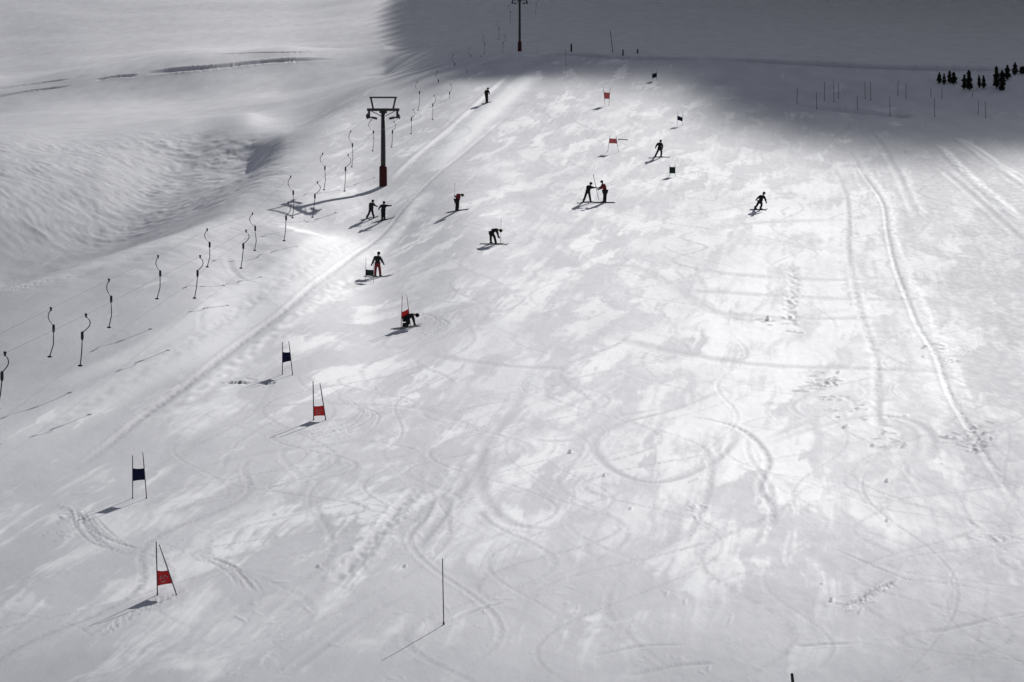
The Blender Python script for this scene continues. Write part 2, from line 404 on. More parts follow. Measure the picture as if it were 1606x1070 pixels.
MT = dict(
 steel=mat('dark_galvanised_steel', (.055,.052,.055), .6, .3, .25, 6),
 pad=mat('dark_red_padding', (.058,.012,.013), .7, 0, .25, 3, .2, .1),
 padb=mat('worn_maroon_padding', (.05,.012,.014), .7, 0, .25, 3, .2, .1),
 cable=mat('haul_cable', (.30,.30,.32), 1, 0, .05, 1, 0),
 wire=mat('tow_wire', (.06,.06,.065), .5, .4),
 boxm=mat('black_plastic', (.028,.028,.032), .7),
 rubber=mat('rubber', (.02,.02,.02), .8),
 pole=mat('grey_gate_pole', (.07,.07,.08), .5, 0, .2),
 polered=mat('red_gate_pole', (.34,.12,.12), .5, 0, .2),
 polelt=mat('pale_weathered_pole', (.16,.16,.17), .6, 0, .2),
 red=cloth('red_gate_fabric', (.46,.075,.075), .55),
 faded=cloth('faded_red_gate_fabric', (.42,.17,.18), .55),
 navy=cloth('navy_gate_fabric', (.018,.021,.062), .35),
 green=cloth('dark_green_gate_fabric', (.035,.05,.048), .35),
 white=cloth('white_print', (.6,.5,.5), .4),
 skin=mat('skin', (.45,.26,.19), .6),
 black=mat('black_ski_fabric', (.010,.010,.012), .8, 0, .3, 8),
 charcoal=mat('charcoal_ski_fabric', (.022,.022,.026), .8, 0, .3, 8),
 redsuit=mat('dark_red_ski_fabric', (.17,.018,.022), .75, 0, .25, 8),
 helmet=mat('helmet_shell', (.012,.012,.014), .8, spec=.05),
 gogg=mat('goggle_lens', (.03,.02,.015), .15),
 ski=mat('ski_topsheet', (.025,.022,.025), .4, 0, .3, 5),
 bark=mat('bark', (.06,.045,.035), .9, 0, .3, 20),
 needle=mat('dark_needles', (.030,.036,.026), .8, 0, .4, 3),
)

def snow_material():
    m = bpy.data.materials.new('packed_snow'); m.use_nodes = True
    nt = m.node_tree; N = nt.nodes; L = nt.links; b = N['Principled BSDF']
    geo = N.new('ShaderNodeTexCoord')
    at = N.new('ShaderNodeAttribute'); at.attribute_name = 'fresh'
    def noise(sx, sy, detail=4, rough=.55):
        mp = N.new('ShaderNodeMapping'); mp.inputs['Scale'].default_value = (sx, sy, sx)
        mp.inputs['Rotation'].default_value = (0, 0, R(-7))
        t = N.new('ShaderNodeTexNoise'); t.inputs['Scale'].default_value = 1; t.inputs['Detail'].default_value = detail; t.inputs['Roughness'].default_value = rough
        L.new(geo.outputs['Object'], mp.inputs['Vector']); L.new(mp.outputs['Vector'], t.inputs['Vector']); return t
    n1 = noise(.35, .10, 5); n2 = noise(2.2, .8, 4); n3 = noise(9, 4, 3)
    ramp = N.new('ShaderNodeValToRGB'); e = ramp.color_ramp.elements
    e[0].position = .30; e[1].position = .70
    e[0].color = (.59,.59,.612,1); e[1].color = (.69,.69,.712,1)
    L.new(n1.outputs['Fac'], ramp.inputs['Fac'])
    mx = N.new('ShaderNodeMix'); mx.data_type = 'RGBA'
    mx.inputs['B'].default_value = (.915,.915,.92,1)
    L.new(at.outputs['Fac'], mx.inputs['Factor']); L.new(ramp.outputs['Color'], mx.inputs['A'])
    ad = N.new('ShaderNodeAttribute'); ad.attribute_name = 'dirt'  # grey mix for soiled snow and for painted-in shade
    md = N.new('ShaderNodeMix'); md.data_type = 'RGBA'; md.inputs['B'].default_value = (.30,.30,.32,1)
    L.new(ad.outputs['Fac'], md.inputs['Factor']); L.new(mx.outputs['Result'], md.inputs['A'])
    L.new(md.outputs['Result'], b.inputs['Base Color'])
    rr = N.new('ShaderNodeMapRange'); rr.inputs['To Min'].default_value = .62; rr.inputs['To Max'].default_value = .85
    L.new(n2.outputs['Fac'], rr.inputs['Value']); L.new(rr.outputs['Result'], b.inputs['Roughness'])
    b.inputs['Specular IOR Level'].default_value = .06
    b1 = N.new('ShaderNodeBump'); b1.inputs['Strength'].default_value = .35; b1.inputs['Distance'].default_value = .05
    b2 = N.new('ShaderNodeBump'); b2.inputs['Strength'].default_value = .35; b2.inputs['Distance'].default_value = .012
    L.new(n2.outputs['Fac'], b1.inputs['Height']); L.new(n3.outputs['Fac'], b2.inputs['Height'])
    L.new(b1.outputs['Normal'], b2.inputs['Normal']); L.new(b2.outputs['Normal'], b.inputs['Normal'])
    return m

# ------------------------------------------------------------------ snow ground mesh
def grid_mesh(name, V, ny, nu, m):
    me = bpy.data.meshes.new(name)
    me.vertices.add(ny*nu); me.vertices.foreach_set('co', V.reshape(-1).astype(np.float32))
    idx = np.arange(ny*nu).reshape(ny, nu)
    q = np.stack([idx[:-1,:-1], idx[:-1,1:], idx[1:,1:], idx[1:,:-1]], -1).reshape(-1)
    nf = len(q)//4
    me.loops.add(nf*4); me.loops.foreach_set('vertex_index', q.astype(np.int32))
    me.polygons.add(nf); me.polygons.foreach_set('loop_start', np.arange(0, nf*4, 4, dtype=np.int32))
    me.polygons.foreach_set('use_smooth', np.ones(nf, bool))
    me.update(calc_edges=True); me.validate()
    me.materials.append(m); return me
me = grid_mesh('snow_slope', np.stack([XX, YY, Zg], -1), NY, NU, snow_material())
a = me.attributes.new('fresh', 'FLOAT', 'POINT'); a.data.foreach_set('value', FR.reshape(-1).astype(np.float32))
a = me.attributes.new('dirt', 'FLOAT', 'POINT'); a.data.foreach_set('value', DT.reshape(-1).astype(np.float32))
tag(link('snow_slope', me), kind='structure')

# ------------------------------------------------------------------ unseen cloud: casts the big shadow, plus a veil added to grade sunlight
CC = [0,200,400,600,800,1000,1200,1400,1606]
CR = [0,100,200,300,400,500,650,800,950,1070]
SUN_GRADE = [[0.626, 0.665, 0.728, 0.921, 0.94, 0.989, 0.999, 0.999, 0.999], [0.589, 0.798, 0.887, 0.534, 0.891, 0.984, 0.996, 0.99, 0.985], [0.625, 0.772, 0.678, 0.911, 0.907, 0.98, 0.977, 0.922, 0.883], [0.542, 0.544, 0.703, 0.95, 0.96, 0.926, 0.894, 0.75, 0.62], [0.505, 0.631, 0.711, 0.944, 0.934, 0.94, 0.937, 0.732, 0.569], [0.589, 0.674, 0.721, 0.91, 0.835, 0.921, 0.914, 0.771, 0.636], [0.685, 0.737, 0.83, 0.897, 0.863, 0.92, 0.884, 0.881, 0.591], [0.632, 0.691, 0.744, 0.684, 0.828, 0.778, 0.932, 0.77, 0.638], [0.563, 0.683, 0.741, 0.775, 0.772, 0.772, 0.772, 0.734, 0.616], [0.456, 0.463, 0.497, 0.552, 0.547, 0.529, 0.479, 0.45, 0.382]]
#share of sun let through, tuned area by area to set snow brightness
def cloud_T(px, py):
    v = np.clip(table(CC, CR, SUN_GRADE, px, py), .02, 1)
    ex = [560,590,620,640,675,760,830,900,980,1060,1110,1150,1220,1300,1400,1500,1606,1800]
    ey = [85,95,112,130,134,132,128,128,136,150,182,208,230,246,254,256,246,235]
    e = np.interp(px, ex, ey)+9*fbm(px/55., py/55., 141, 3)*sstep(900, 1050, px)*2; soft = np.interp(px, [600,800,950,1100,1200,1606], [7,8,26,50,50,34])
    right = sstep(soft, -soft, py-e)
    left = sstep(596, 622, px+10*np.sin(py/22.))
    dark = right*left
    return v*(1-dark)+(.012+.07*sstep(150, 250, py))*dark
def build_clouds():
    H = 210.0; k = 1/math.tan(SUN_EL)
    gx = np.arange(-500, 460, 4.0); gy = np.arange(30, 1240, 4.0)
    off = H*k
    CXg, CYg = np.meshgrid(gx+off*math.sin(SUN_AZ), gy+off*math.cos(SUN_AZ))
    z = np.zeros_like(CXg)
    uu = ucols; 
    for it in range(14):
        x = CXg-(H-z)*k*math.sin(SUN_AZ); y = np.clip(CYg-(H-z)*k*math.cos(SUN_AZ), 20, 1490)
        fi = np.interp(x/y, uu, np.arange(NU)); fj = np.interp(y, yrows, np.arange(NY))
        z2 = Zbase[np.round(fj).astype(int), np.round(fi).astype(int)]
        z = .5*z+.5*z2
    px = CX+x/y*F; py = CY-z/y*F
    T = cloud_T(px, py)
    d = 1-np.sqrt(np.clip(T, 0, 1))
    th = 10+26*d+6*fbm(gx[None,:]/40+0*d, gy[:,None]/40+0*d, 131, 3)
    base = np.stack([CXg, CYg, np.full_like(CXg, H)], -1)
    top = base+th[...,None]*np.array(SUN)
    ny, nx = CXg.shape
    V = np.concatenate([base.reshape(-1,3), top.reshape(-1,3)])
    idx = np.arange(ny*nx).reshape(ny, nx); n0 = ny*nx
    lo = np.stack([idx[:-1,:-1], idx[1:,:-1], idx[1:,1:], idx[:-1,1:]], -1).reshape(-1,4)
    hi = np.stack([idx[:-1,:-1], idx[:-1,1:], idx[1:,1:], idx[1:,:-1]], -1).reshape(-1,4)+n0
    rim = []
    ring = list(idx[0,:])+list(idx[1:,-1])+list(idx[-1,-2::-1])+list(idx[-2:0:-1,0])
    for i in range(len(ring)):
        a_, b_ = ring[i], ring[(i+1)%len(ring)]; rim.append((a_, b_, b_+n0, a_+n0))
    Fs = np.concatenate([lo, hi, np.array(rim)])
    me = bpy.data.meshes.new('cloud')
    me.from_pydata(V.tolist(), [], Fs.tolist())
    for p in me.polygons: p.use_smooth = True
    at = me.attributes.new('cloud_cover', 'FLOAT', 'POINT'); at.data.foreach_set('value', np.concatenate([d.reshape(-1), d.reshape(-1)]).astype(np.float32))
    m = bpy.data.materials.new('sun_grading_cloud'); m.use_nodes = True
    nt = m.node_tree; nt.nodes.remove(nt.nodes['Principled BSDF'])
    tr = nt.nodes.new('ShaderNodeBsdfTransparent'); df = nt.nodes.new('ShaderNodeBsdfDiffuse'); df.inputs['Color'].default_value = (.8,.8,.82,1)
    mx = nt.nodes.new('ShaderNodeMixShader'); an = nt.nodes.new('ShaderNodeAttribute'); an.attribute_name = 'cloud_cover'
    nt.links.new(an.outputs['Fac'], mx.inputs['Fac']); nt.links.new(tr.outputs[0], mx.inputs[1]); nt.links.new(df.outputs[0], mx.inputs[2])
    nt.links.new(mx.outputs[0], nt.nodes['Material Output'].inputs['Surface'])
    me.materials.append(m)
    tag(link('cloud', me), kind='structure')
build_clouds()

# ------------------------------------------------------------------ lift towers
def lift_tower(base, h_arm, h_top, label, padm, sc=1.0):
    t = empty('lift_tower', base, label, 'lift tower', 'drag lift towers')
    bm = bmesh.new(); tube(bm, [(0,0,-.5),(0,0,h_arm*.5),(0,0,h_arm+.12)], [.24,.22,.19], 14); finish(bm, 'mast', MT['steel'], t)
    bm = bmesh.new(); tube(bm, [(0,0,-.5),(0,0,0),(0,0,1.75),(0,0,1.85)], [.37,.37,.36,.30], 16); finish(bm, 'safety_pad', padm, t)
    bm = bmesh.new()
    box(bm, (0,0,h_arm+.22), (3.0,.3,.24), bev=.02)
    box(bm, (0,0,h_arm+.05), (.7,.34,.3), bev=.03)
    for s in (-1,1): box(bm, (s*.62,0,h_arm-.14), (.07,.07,1.0), Matrix.Rotation(s*R(64), 3, 'Y'), .01)
    finish(bm, 'crossarm', MT['steel'], t, smooth=False)
    bm = bmesh.new()
    box(bm, (0,0,h_top), (2.55,.14,.14), bev=.015)
    for s in (-1,1):
        tube(bm, [(s*1.14,0,h_top-.05),(s*.92,0,h_arm+.3)], .085, 8)
    finish(bm, 'gantry_frame', MT['steel'], t, smooth=False)
    for s in (-1,1):
        bm = bmesh.new()
        box(bm, (s*1.37,0,h_arm-.22), (.14,1.5,.14), bev=.015)
        box(bm, (s*1.30,0,h_arm-.18), (.2,.24,.8), bev=.02)
        box(bm, (s*.80,0,h_arm-.55), (.5,.3,.2), Matrix.Rotation(s*R(-12), 3, 'Y'), .03)
        box(bm, (s*1.12,0,h_arm-.48), (.34,.12,.12), bev=.01)
        sh = finish(bm, 'sheave_bracket', MT['steel'], t, smooth=False)
        for y in (-.62,-.2,.2,.62):
            bm = bmesh.new(); tube(bm, [(s*1.44,y,h_arm-.42),(s*1.54,y,h_arm-.42)], .17, 16); finish(bm, 'sheave_wheel', MT['rubber'], sh)
    bm = bmesh.new()
    for s in (-.13,.13): tube(bm, [(s,-.34,1.9),(s,-.31,h_arm)], .018, 6)
    for q in range(int((h_arm-2)/.32)): tube(bm, [(-.13,-.335,2+q*.32),(.13,-.335,2+q*.32)], .012, 6)
    finish(bm, 'ladder', MT['steel'], t)
    return t
b1 = ground(601, 292); b2 = ground(815, 81, start=250)
h1 = (292-176)*b1.y/F; h1t = (292-153)*b1.y/F
h2 = (81-1)*b2.y/F
lift_tower(b1, h1, h1t, 'dark steel lift tower with crossarm and dark red padded foot, beside the run', MT['pad'])
lift_tower(b2, h2, h2+1.75, 'far lift tower above the run, its head cut off by the picture', MT['padb'])

# straight lift line in plan
dirX = (b2.x-b1.x)/(b2.y-b1.y)
def lineY(px, offx):
    # x = b1.x+offx+dirX*(Y-b1.y) = (px-CX)/F*Y
    u = (px-CX)/F
    return (b1.x+offx-dirX*b1.y)/(u-dirX)
HL = [(80,484,560),(171,439,514),(248,402,469),(325,360,419),(396,335,393),(456,277,342),(506,241,298),(550,206,262),(582,188,237)]
HR = [(8,554,641),(135,494,574),(314,402,468),(386,362,421),(452,318,378),(498,286,341),(546,243,300),(618,191,231)]
UL = [(655,128,173),(686,112,150),(711,86,124),(736,75,110),(759,56,90),(781,34,62),(799,8,36)]
UR = [(648,172,210),(681,150,188),(707,132,168),(731,108,146),(754,88,124),(791,56,87),(842,-2,20)]
def hanger(px, top, bot, offx, bow, label):
    Y = lineY(px, offx)
    if px > 795: Y = b2.y-6 if px < 830 else b2.y+2
    X = (px-CX)/F*Y; zt = (CY-top)/F*Y; L = (bot-top)*Y/F
    t = empty('tow_hanger', (X, Y, zt), label, 'tow hanger', 'button tow hangers on the drag lift')
    s = L/2.5; bow *= random.uniform(.65, 1.2)
    jx = random.uniform(-.04, .04)
    bm = bmesh.new(); tube(bm, [(0,-.09,.02),(0,.09,.02)], .05, 8); box(bm, (0,0,-.04), (.07,.1,.14), bev=.012); finish(bm, 'grip', MT['boxm'], t)
    pts = [(0,0,-.08),(bow*.10*s,0,-.18*s),(bow*.17*s,0,-.36*s),(bow*.14*s,0,-.54*s),(bow*.0,0,-.72*s),(-bow*.16*s,0,-.87*s)]
    sp = []
    P = [pts[0]]+pts+[pts[-1]]
    for i in range(1, len(P)-2):
        p0,p1,p2,p3 = [Vector(v) for v in P[i-1:i+3]]
        for q in range(4):
            w = q/4; sp.append(.5*((2*p1)+(-p0+p2)*w+(2*p0-5*p1+4*p2-p3)*w*w+(-p0+3*p1-3*p2+p3)*w**3))
    sp.append(Vector(pts[-1]))
    bm = bmesh.new(); tube(bm, sp, .021, 6); finish(bm, 'spring_wire', MT['wire'], t)
    bx = -bow*.16*s; zb = -.87*s
    bm = bmesh.new(); tube(bm, [(bx,0,zb+.05),(bx,0,zb),(bx+.0,0,zb-.24),(bx,0,zb-.32)], [.03,.062,.062,.03], 10); finish(bm, 'spool_housing', MT['boxm'], t)
    bm = bmesh.new(); tube(bm, [(bx,0,zb-.3),(bx-.03*bow+jx,0,zb-.3-(L+zb-.3)*.5),(bx+jx*2-.10,0,-L+.03)], .024, 8); finish(bm, 'tow_bar', MT['wire'], t)
    bm = bmesh.new(); tube(bm, [(bx+jx*2-.10,0,-L+.06),(bx+jx*2-.10,0,-L+.03),(bx+jx*2-.10,0,-L),(bx+jx*2-.10,0,-L-.03)], [.03,.10,.11,.05], 12); finish(bm, 'seat_button', MT['rubber'], t)
    return Vector((X, Y, zt))
ORD = ['nearest','second','third','fourth','fifth','sixth','seventh','eighth','ninth']
tops = {'L': [], 'R': []}
for key, off, bow, lst in (('L',-1.45,-1,HL),('R',1.45,1,HR)):
    side = 'left-hand' if key == 'L' else 'right-hand'
    n = len(lst)
    for i, (px, a_, b_) in enumerate(lst):
        j = n-1-i
        lab = ('button tow hanger on the %s cable, hanging right next to the padded lower lift tower' % side if j == 0 else
               'button tow hanger on the %s cable, %s below the lower lift tower' % (side, ORD[j]) if i else
               'lowest button tow hanger on the %s cable, nearest the viewer at the left edge' % side)
        tops[key].append(hanger(px, a_, b_, off, bow, lab))
for key, off, bow, lst in (('L',-1.45,-1,UL),('R',1.45,1,UR)):
    side = 'left-hand' if key == 'L' else 'right-hand'
    for i, (px, a_, b_) in enumerate(lst):
        lab = 'small far tow hanger on the %s cable, %s above the lower lift tower' % (side, ORD[i].replace('nearest','first'))
        if px > 795: lab = 'small far tow hanger on the %s cable, hanging beside the top lift tower' % side
        tops[key].append(hanger(px, a_, b_, off, bow, lab))
for key, s in (('L',-1),('R',1)):
    pts = [p for p in tops[key]]
    pts.append(Vector((b1.x+s*1.49, b1.y, b1.z+h1-.6)))
    if key == 'L': pts.append(Vector((b2.x+s*1.49, b2.y, b2.z+h2-.6)))
    pts.sort(key=lambda p: p.y)
    p0, p1 = pts[0], pts[1]; pts.insert(0, p0+(p0-p1).normalized()*45)
    q0, q1 = pts[-1], pts[-2]; pts.append(Vector((q0.x+(q0.x-q1.x)*.2+4, q0.y+35, q0.z+5)))
    bm = bmesh.new(); tube(bm, pts, .006, 5)
    tag(finish(bm, 'lift_cable', MT['cable']), 'thin steel haul cable carrying the %s row of tow hangers' % ('left-hand' if s < 0 else 'right-hand'), 'cable', 'haul cables of the drag lift')

# ------------------------------------------------------------------ race gates and poles
def at_depth(px, py, Y): return Vector(((px-CX)/F*Y, Y, (CY-py)/F*Y))
def gate(lp, rp, panel, pm, colr, label, emblem=False, polem=None, rad=.02):
    """lp / rp: (top x, top y, foot x, foot y); panel: fractions of the left and right pole (from foot) where the cloth spans"""
    fl = ground(lp[2], lp[3]); fr = ground(rp[2], rp[3])
    Y = .5*(fl.y+fr.y)
    feet = []
    for p in (lp, rp):
        x = (p[2]-CX)/F*Y; feet.append(Vector((x, Y, zat(x, Y))))
    hs = [Vector(((p[0]-p[2])/F*Y, 0, (p[3]-p[1])/F*Y)) for p in (lp, rp)]
    base = (feet[0]+feet[1])*.5
    t = empty('slalom_gate', base, label, 'slalom gate', 'giant slalom gates')
    for f, h in zip(feet, hs):
        bm = bmesh.new(); f0 = f-base
        tube(bm, [f0-h*.12, f0, f0+h*.5, f0+h], rad, 8)
        tube(bm, [f0-h*.02, f0+h*.03], rad*1.5, 8)
        finish(bm, 'pole', polem or MT['pole'], t)
    bm = bmesh.new(); nx, nz = 10, 6; grid = {}
    for side, oy in ((0,-.012),(1,.012)):
        for i in range(nx+1):
            u = i/nx
            for j in range(nz+1):
                v = j/nz
                a_ = feet[0]-base+hs[0]*(panel[0]+(panel[1]-panel[0])*v)
                b_ = feet[1]-base+hs[1]*(panel[2]+(panel[3]-panel[2])*v)
                p = a_.lerp(b_, u)
                p.y += oy+.03*math.sin(u*7+v*2)*math.sin(u*math.pi); p.z += -.025*math.sin(u*math.pi)*(1 if v > .5 else -.6)
                grid[side,i,j] = bm.verts.new(p)
    for i in range(nx):
        for j in range(nz):
            bm.faces.new((grid[0,i,j],grid[0,i+1,j],grid[0,i+1,j+1],grid[0,i,j+1]))
            bm.faces.new((grid[1,i,j],grid[1,i,j+1],grid[1,i+1,j+1],grid[1,i+1,j]))
    for i in range(nx):
        bm.faces.new((grid[0,i,0],grid[1,i,0],grid[1,i+1,0],grid[0,i+1,0])); bm.faces.new((grid[0,i,nz],grid[0,i+1,nz],grid[1,i+1,nz],grid[1,i,nz]))
    for j in range(nz):
        bm.faces.new((grid[0,0,j],grid[0,0,j+1],grid[1,0,j+1],grid[1,0,j])); bm.faces.new((grid[0,nx,j],grid[1,nx,j],grid[1,nx,j+1],grid[0,nx,j+1]))
    pn = finish(bm, 'panel', pm, t)
    if emblem:
        bm = bmesh.new()
        a0 = feet[0]-base+hs[0]*(panel[0]+panel[1])*.5; b0 = feet[1]-base+hs[1]*(panel[2]+panel[3])*.5
        hgt = abs((hs[0]*(panel[1]-panel[0])).z)
        for st in ([(.22,-.1),(.34,.14),(.46,-.08),(.6,.16),(.78,-.02)],[(.28,-.22),(.5,-.26),(.66,-.16)]):
            pts = []
            for (u, v) in st:
                p = a0.lerp(b0, u); p.z += v*hgt; p.y += -.035+.03*math.sin(u*7+1)*math.sin(u*math.pi); pts.append(p)
            tube(bm, pts, .016, 6)
        finish(bm, 'emblem', MT['white'], pn)
    return t
gate((245,850,247,934),(250,854,277,933),(.17,.46,.23,.49), MT['red'], 0, 'nearest red panel gate, its right pole leaning over so the two tops meet', True, rad=.02)
gate((208,714,208,782),(224,709,230,782),(.40,.70,.40,.65), MT['navy'], 0, 'navy panel gate at lower left, on upright poles above the nearest red gate', rad=.019)
gate((443,537,443,588),(453,535,459,588),(.36,.70,.42,.68), MT['navy'], 0, 'navy panel gate just above and left of the second red gate', rad=.022)
gate((491,598,492,659),(502,601,511,659),(.10,.36,.12,.40), MT['red'], 0, 'red panel gate with its cloth hung low, between the near gates and the crouching man', True, rad=.024)
gate((631,463,629,514),(638,463,644,514),(.28,.50,.30,.56), MT['red'], 0, 'red panel gate with the crouching man right behind it', rad=.02, polem=MT['polered'])
gate((574,405,573,443),(586,405,586,443),(.26,.53,.26,.53), MT['green'], 0, 'dark greenish panel gate beside the man in red trousers', rad=.014, polem=MT['polelt'])
gate((1050,258,1050,277),(1059,258,1059,277),(.25,.80,.25,.80), MT['green'], 0, 'small dark panel gate just downhill of the lone black skier', rad=.014, polem=MT['polelt'])
gate((957,212,953,239),(966,212,970,238),(.50,.80,.50,.80), MT['faded'], 0, 'small red panel gate with splayed legs above the pair holding a pole', rad=.02, polem=MT['polered'])
gate((946,136,949,165),(957,137,955,165),(.34,.70,.34,.70), MT['faded'], 0, 'topmost red panel gate near the upper shadow edge', rad=.022, polem=MT['polered'])
gate((1063,174,1062,197),(1071,175,1070,197),(.38,.68,.28,.58), MT['navy'], 0, 'small dark tilted panel gate above and right of the lone black skier', rad=.014)
gate((1023,109,1023,127),(1030,108,1030,126),(.18,.58,.30,.70), MT['navy'], 0, 'topmost dark panel gate, in the cloud shade below the crest', rad=.016)

def stick(name, top, foot, rad, m, label, cat, group=None, collar=True, start=60, extra=.25):
    f = ground(*foot, start=start); Y = f.y
    h = Vector(((top[0]-foot[0])/F*Y, 0, (foot[1]-top[1])/F*Y))
    t = empty(name, f, label, cat, group)
    bm = bmesh.new(); tube(bm, [-h*extra*.4, Vector((0,0,0)), h*.5+Vector((random.uniform(-.01,.01),0,0)), h*.98, h], [rad,rad,rad,rad*.9,rad*.5], 8); finish(bm, 'shaft', m, t)
    if collar:
        bm = bmesh.new(); tube(bm, [-h*.03, h*.03, h*.05], [rad*1.7,rad*1.7,rad], 8); finish(bm, 'base_collar', MT['rubber'], t)
    return t
stick('slalom_pole', (694,876), (696,980), .017, MT['pole'], 'single thin grey slalom pole standing alone in the foreground', 'slalom pole')
stick('marker_post', (1242,1056), (1244,1083), .045, MT['boxm'], 'black post top poking up at the bottom picture edge', 'post', start=50)
stick('marker_pole', (957,47), (961,82), .06, MT['steel'], 'tall dark leaning pole on the crest right of the top tower', 'marker pole', start=280)
stick('marker_pole', (887,78), (888,103), .022, MT['pole'], 'thin faint pole just below the crest, right of the top tower', 'marker pole', start=280)
stick('padded_post', (896,69), (896,81), .17, MT['boxm'], 'short thick dark post on the crest between top tower and leaning pole', 'post', start=280)
stick('padded_post', (977,78), (977,87), .10, MT['steel'], 'stubby grey post on the crest just right of the leaning pole', 'post', start=280)
stick('padded_post', (1000,77), (1000,84), .16, MT['pole'], 'low broad grey stump on the crest, rightmost of the crest posts', 'post', start=280)
FP = [(1250,138,163),(1281,145,171),(1293,128,158),(1308,124,160),(1315,130,155),(1345,150,172),(1357,128,155),(1366,128,157),(1396,152,182),(1408,125,150),(1421,130,155),(1460,138,152),(1466,154,183),(1477,138,155),(1525,144,152),(1534,158,180),(1546,158,185)]
desc = ['leftmost thin pole of the shaded pole cluster on the right','front-row thin pole second from left in the shaded cluster','thin pole third from left in the shaded cluster, back row','taller dark pole fourth from left in the shaded cluster','thin pole close right of the taller one in the shaded cluster',
 'short faint front-row pole in the middle left of the shaded cluster','left pole of the close back-row pair in mid cluster','right pole of the close back-row pair in mid cluster','dark front-row pole at the middle of the shaded cluster, standing apart','left of two back-row poles right of the cluster middle','right of two back-row poles right of the cluster middle',
 'faint pole below the left trees, back row','dark front-row pole below the left clump of trees','faint pole just right of the one below the left tree clump','very short pole just under the middle trees','left pole of the rightmost pair, low in the shade','right pole of the rightmost pair, low in the shade']
for (x, a_, b_), d in zip(FP, desc):
    stick('fence_pole', (x+random.uniform(-1,1), a_), (x, b_), .030, MT['pole'], d, 'fence pole', 'fence poles in the shaded right slope', start=200)
# loose pole on the snow beside the splayed red gate
g0, g1 = ground(970, 219), ground(986, 220)
bm = bmesh.new(); c = (g0+g1)*.5; tube(bm, [g0-c+Vector((0,0,.05)), Vector((0,0,.05)), g1-c+Vector((0,0,.05))], .035, 8); tube(bm, [g0-c+Vector((0,0,.05)), (g0-c)*.85+Vector((0,0,.05))], .05, 8)
o = finish(bm, 'loose_pole', MT['pole']); o.location = c; tag(o, 'dark pole lying on the snow beside the splayed red gate', 'pole')

